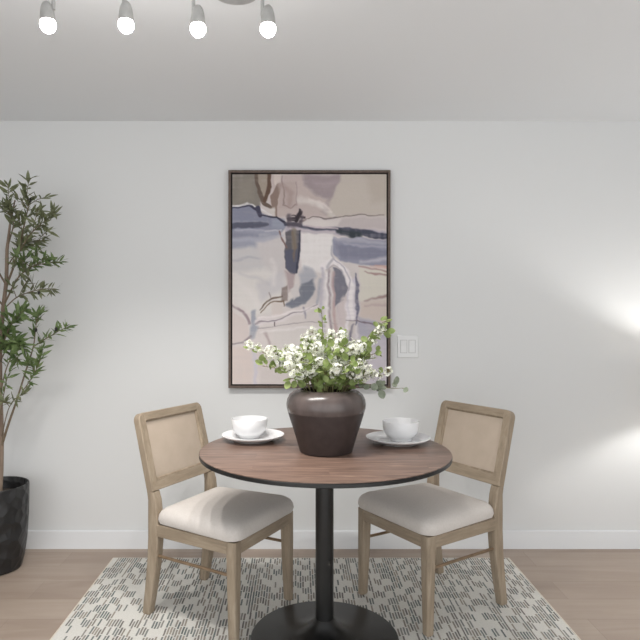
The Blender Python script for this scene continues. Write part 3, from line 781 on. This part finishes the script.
# ------------------------------------------------------------------ ceiling track light
trk = thing('track_light', 'brushed nickel ceiling track light with lit spot bulbs', 'ceiling light', (-0.21, 2.012, CEIL))
O = Vector((-0.21, 2.012, CEIL))
obj('canopy', lathe(bmesh.new(), [(0.0005, 0.0), (0.083, 0.0), (0.083, -0.018), (0.079, -0.0235), (0.0005, -0.0245)], 56), M['nickel'], trk)
bar = [Vector((-0.90, 1.93, 2.378)), Vector((-0.75, 1.955, 2.378)), Vector((-0.50, 1.96, 2.378)), Vector((-0.21, 1.95, 2.378)), Vector((-0.05, 1.93, 2.378)), Vector((0.06, 1.90, 2.378))]
obj('track_bar', tube(bmesh.new(), [p - O for p in bar], 0.008, 12), M['nickel'], trk)
obj('bracket', tube(bmesh.new(), [Vector((-0.21, 1.95, 2.378)) - O, Vector((-0.21, 1.95, 2.393)) - O], 0.007, 12), M['nickel'], trk)
spots = [(48, 25, 53.5, 6), (126, 25, 124, 6), (198, 29, 193.5, 12), (268, 29, 262.5, 13)]
for bx_, by_, rx_, ry_ in spots:
    d = 1.953
    bc = W(bx_, by_, d) - O
    top = W(rx_, ry_, d) - O; zt = 2.374 - O.z
    arm = obj('arm', tube(bmesh.new(), [Vector((top.x, top.y, zt)), top, top + Vector((0, 0, -0.012))], 0.0062, 10), M['nickel'], trk)
    hp = W(bx_ + (0 if bx_ > 60 else -1), by_ - 15, d) - O
    ax = (hp - bc).normalized()
    rot = Vector((0, 0, 1)).rotation_difference(ax).to_matrix().to_4x4()
    hd = obj('spot_head', lathe(bmesh.new(), [(0.0005, 0.012), (0.0225, 0.012), (0.0240, 0.014), (0.0235, 0.030), (0.0205, 0.052), (0.0150, 0.068), (0.0080, 0.076), (0.0005, 0.078)], 28), M['nickel'], trk)
    hd.matrix_local = Matrix.Translation(bc) @ rot
    kn = top.lerp(bc + ax * 0.045, 0.5)
    obj('pivot', tube(bmesh.new(), [top + Vector((0, 0, -0.006)), bc + ax * 0.045], 0.0055, 10), M['nickel'], trk)
    bl = obj('bulb', lathe(bmesh.new(), [(0.0003, -0.026), (0.010, -0.0242), (0.0185, -0.0185), (0.0240, -0.009), (0.0255, 0.0), (0.0245, 0.008), (0.0215, 0.0118), (0.0003, 0.0118)], 24), M['bulb'], hd)
    bl['label'] = 'glowing white bulb'
    ld = bpy.data.lights.new('spot_beam', 'SPOT'); ld.energy = 31.0; ld.color = (1.0, 0.965, 0.92)
    ld.spot_size = math.radians(112); ld.spot_blend = 1.0; ld.shadow_soft_size = 0.007
    lo = link('spot_beam', ld); lo.location = O + bc - ax * 0.032
    lo.rotation_euler = Vector((0, 0.18, -1)).to_track_quat('-Z', 'Y').to_euler()

# ------------------------------------------------------------------ potted olive tree
PX, PY = -1.575, 3.12
tree = thing('potted_olive_tree', 'slender olive tree in a black dimpled pot against the wall left of the dining set', 'potted plant', (PX, PY, 0))
P0 = Vector((PX, PY, 0))
obj('pot', lathe(bmesh.new(), [(0.0005, 0.0), (0.118, 0.0), (0.128, 0.006), (0.142, 0.06), (0.155, 0.16), (0.161, 0.27), (0.1635, 0.37), (0.163, 0.430), (0.161, 0.4355), (0.154, 0.4355), (0.1525, 0.430), (0.151, 0.36), (0.0005, 0.36)], 72), M['pot'], tree)
obj('soil', lathe(bmesh.new(), [(0.150, 0.3605), (0.149, 0.372), (0.10, 0.383), (0.0005, 0.390)], 40), M['soil'], tree)
tp = [W(x, y, d) - P0 for x, y, d in ((-1, 505, 3.13), (1, 470, 3.13), (1.5, 430, 3.13), (0, 390, 3.12), (0, 350, 3.12), (3, 310, 3.11), (6.5, 280, 3.11), (7, 250, 3.10), (10, 225, 3.10), (15, 200, 3.09))]
obj('trunk', tube(bmesh.new(), tp, [0.0135, 0.0125, 0.012, 0.0115, 0.011, 0.0105, 0.0095, 0.0085, 0.006, 0.003], 10), M['bark'], tree)
def olive_branch(pts, nl, seed, mat, r0=0.006, L=0.052, twigs=0, start=0.25, olives=()):
    rnd = random.Random(seed)
    p = [Vector(q) - P0 for q in pts]
    dense = []
    for a, b2 in zip(p, p[1:]):
        for k in range(5): dense.append(a.lerp(b2, k / 5))
    dense.append(p[-1])
    # soften the corners
    for _ in range(3):
        dense = [dense[0]] + [(dense[i - 1] + dense[i] * 2 + dense[i + 1]) / 4 for i in range(1, len(dense) - 1)] + [dense[-1]]
    n = len(dense)
    bm = tube(bmesh.new(), dense, [max(0.0012, r0 * (1 - 0.85 * k / (n - 1))) for k in range(n)], 6)
    lm = bmesh.new()
    def leafy(path, cnt, st):
        m = len(path)
        for k in range(cnt):
            f = (st + (1 - st) * (k + rnd.random() * 0.7) / cnt) * (m - 1); i = min(int(f), m - 2)
            q = path[i].lerp(path[i + 1], f - i); tg = (path[i + 1] - path[i]).normalized()
            d = (tg * 0.75 + rdir(rnd) * 0.95 + Vector((0, -0.1, 0.18))).normalized()
            ll = 1.22 * L * rnd.uniform(0.6, 1.2)
            if q.y + P0.y + d.y * ll > WALL - 0.03: d.y = -abs(d.y)
            leaf_lance(lm, q, d, (rdir(rnd) * 0.7 + Vector((0, -0.7, 0.6))).normalized(), ll, ll * rnd.uniform(0.10, 0.145))
    leafy(dense, int(nl * 1.9), start)
    for k in range(twigs):
        f = rnd.uniform(start, 0.95) * (n - 1); i = min(int(f), n - 2)
        q = dense[i]; tg = (dense[i + 1] - dense[i]).normalized()
        e = q + (tg * 0.6 + rdir(rnd) * 0.8 + Vector((0, -0.05, 0.25))).normalized() * rnd.uniform(0.07, 0.13)
        if e.y + P0.y > WALL - 0.06: e.y = WALL - 0.06 - P0.y
        path = [q.lerp(e, t / 4) + Vector((0, 0, 0.01 * math.sin(PI * t / 4))) for t in range(5)]
        tube(bm, path, [0.002, 0.0018, 0.0015, 0.0012, 0.0009], 5)
        leafy(path, 14, 0.2)
    bo = obj('branch', bm, M['twig'], tree)
    obj('leaves', lm, M[mat], bo)
    for ox, oy, od in olives:
        c = W(ox, oy, od) - P0
        j = min(range(n), key=lambda i: (dense[i] - c).length)
        om = bmesh.new(); bmesh.ops.create_uvsphere(om, u_segments=12, v_segments=8, radius=0.0085, matrix=Matrix.Translation(c) @ Matrix.Diagonal((0.85, 0.85, 1.25, 1)))
        tube(om, [c, dense[j]], 0.0009, 4)
        obj('olive', om, M['olive'], bo)
B = lambda *a: [W(*q) for q in a]
olive_branch(B((5, 290, 3.11), (18, 255, 3.08), (24, 225, 3.07), (29, 205, 3.06), (25, 192, 3.06)), 36, 1, 'olive_leaf', 0.006, 0.05, 6, 0.15, [(30, 200, 3.05)])
olive_branch(B((8, 245, 3.10), (14, 225, 3.07), (12, 214, 3.05), (9, 206, 3.04)), 24, 2, 'olive_leaf', 0.004, 0.05, 3)
olive_branch(B((14, 262, 3.08), (28, 236, 3.06), (40, 224, 3.04), (54, 215, 3.03)), 22, 3, 'olive_leaf', 0.004, 0.05, 3)
olive_branch(B((4, 305, 3.11), (18, 276, 3.06), (34, 265, 3.04), (48, 263, 3.03), (60, 262, 3.02)), 26, 4, 'olive_leaf2', 0.005, 0.05, 4)
olive_branch(B((3, 310, 3.11), (16, 297, 3.07), (32, 291, 3.05), (48, 288, 3.04), (56, 290, 3.03)), 22, 5, 'olive_leaf', 0.004, 0.048, 3, 0.25, [(39, 293, 3.04)])
olive_branch(B((6, 268, 3.11), (18, 250, 3.16), (30, 242, 3.18), (44, 240, 3.18)), 22, 6, 'olive_leaf', 0.004, 0.05, 3)
olive_branch(B((0, 355, 3.12), (6, 335, 3.06), (12, 322, 3.02), (22, 316, 3.00)), 34, 7, 'olive_leaf2', 0.005, 0.055, 4, 0.2)
olive_branch(B((0, 362, 3.12), (8, 345, 3.04), (14, 340, 3.00), (22, 345, 2.97)), 30, 8, 'olive_leaf2', 0.004, 0.055, 3, 0.2)
olive_branch(B((0, 395, 3.12), (6, 368, 3.08), (14, 352, 3.05), (18, 362, 3.03)), 14, 9, 'olive_leaf2', 0.004, 0.05, 1, 0.35)
olive_branch(B((1, 448, 3.13), (8, 425, 3.10), (17, 400, 3.08), (26, 370, 3.06), (34, 346, 3.05), (36, 325, 3.04), (38, 311, 3.04)), 14, 10, 'olive_leaf2', 0.007, 0.045, 1, 0.72)
olive_branch(B((33, 347, 3.05), (42, 341, 3.03), (52, 335, 3.02), (62, 329, 3.01), (68, 327, 3.01)), 22, 11, 'olive_leaf2', 0.0035, 0.045, 0, 0.1, [(56, 329, 3.0), (36, 330, 3.03)])
olive_branch(B((22, 392, 3.07), (32, 378, 3.04), (40, 362, 3.02), (42, 348, 3.02)), 26, 12, 'olive_leaf2', 0.003, 0.048, 1, 0.2)
olive_branch(B((1, 440, 3.13), (8, 408, 3.06), (16, 398, 3.04), (26, 392, 3.03)), 12, 13, 'olive_leaf', 0.003, 0.045, 1, 0.4)
olive_branch(B((0, 420, 3.13), (4, 392, 3.07), (8, 374, 3.05), (16, 362, 3.04)), 12, 14, 'olive_leaf2', 0.003, 0.05, 0, 0.3)
# the half of the crown beyond the left edge of the photograph
for k, (x1, y1, x2, y2) in enumerate([(-14, 250, -34, 228), (-20, 275, -50, 250), (-22, 310, -58, 292), (-20, 345, -52, 328), (-16, 380, -40, 352)]):
    olive_branch(B((2 if k > 1 else 6, y1 + 35, 3.11), (x1, y1, 3.06), (x2, y2, 3.03)), 24, 40 + k, 'olive_leaf' if k < 2 else 'olive_leaf2', 0.005, 0.05, 3)

# ------------------------------------------------------------------ low floor lamp by the wall; its beams show on the wall
LX, LY, LZ = 2.12, 2.99, 0.93
lamp = thing('floor_lamp', 'low lit floor lamp with drum shade that throws light on the right of the wall', 'lamp', (LX, LY, 0))
obj('base', lathe(bmesh.new(), [(0.0005, 0.0), (0.125, 0.0), (0.127, 0.003), (0.125, 0.014), (0.018, 0.024), (0.0005, 0.024)], 48), M['black'], lamp)
obj('pole', lathe(bmesh.new(), [(0.010, 0.018), (0.010, LZ - 0.075), (0.0165, LZ - 0.073), (0.0165, LZ - 0.030), (0.0005, LZ - 0.029)], 20, True), M['black'], lamp)
obj('lamp_shade', lathe(bmesh.new(), [(0.152, LZ - 0.092), (0.150, LZ + 0.103), (0.1485, LZ + 0.103), (0.1505, LZ - 0.092), (0.152, LZ - 0.092)], 56), M['shade'], lamp)
obj('shade_spider', tube(bmesh.new(), [(-0.149, 0, LZ - 0.055), (0, 0, LZ - 0.0555), (0.149, 0, LZ - 0.055)], 0.0015, 6), M['nickel'], lamp)
obj('bulb', lathe(bmesh.new(), [(0.0003, LZ - 0.0285), (0.012, LZ - 0.0285), (0.019, LZ - 0.012), (0.021, LZ + 0.002), (0.016, LZ + 0.018), (0.0003, LZ + 0.024)], 24), M['lampbulb'], lamp)

# ------------------------------------------------------------------ light and camera
w = bpy.data.worlds.new('World'); SC.world = w; w.use_nodes = True
bg = w.node_tree.nodes['Background']
bg.inputs['Color'].default_value = (0.985, 0.993, 1.0, 1); bg.inputs['Strength'].default_value = 1.95

cam = bpy.data.cameras.new('camera'); co = link('camera', cam)
cam.sensor_width = 36.0; cam.lens = 36.0 * F / 640.0
cam.shift_x = (320 - CX) / 640.0; cam.shift_y = -(320 - CY) / 640.0
cam.clip_start = 0.02
co.location = (0, 0, HC); co.rotation_euler = (PI / 2, 0, 0)
SC.camera = co
SC.view_settings.view_transform = 'Standard'; SC.view_settings.look = 'None'
SC.view_settings.gamma = 1.0; SC.view_settings.use_curve_mapping = False
SC.view_settings.exposure = 0.0
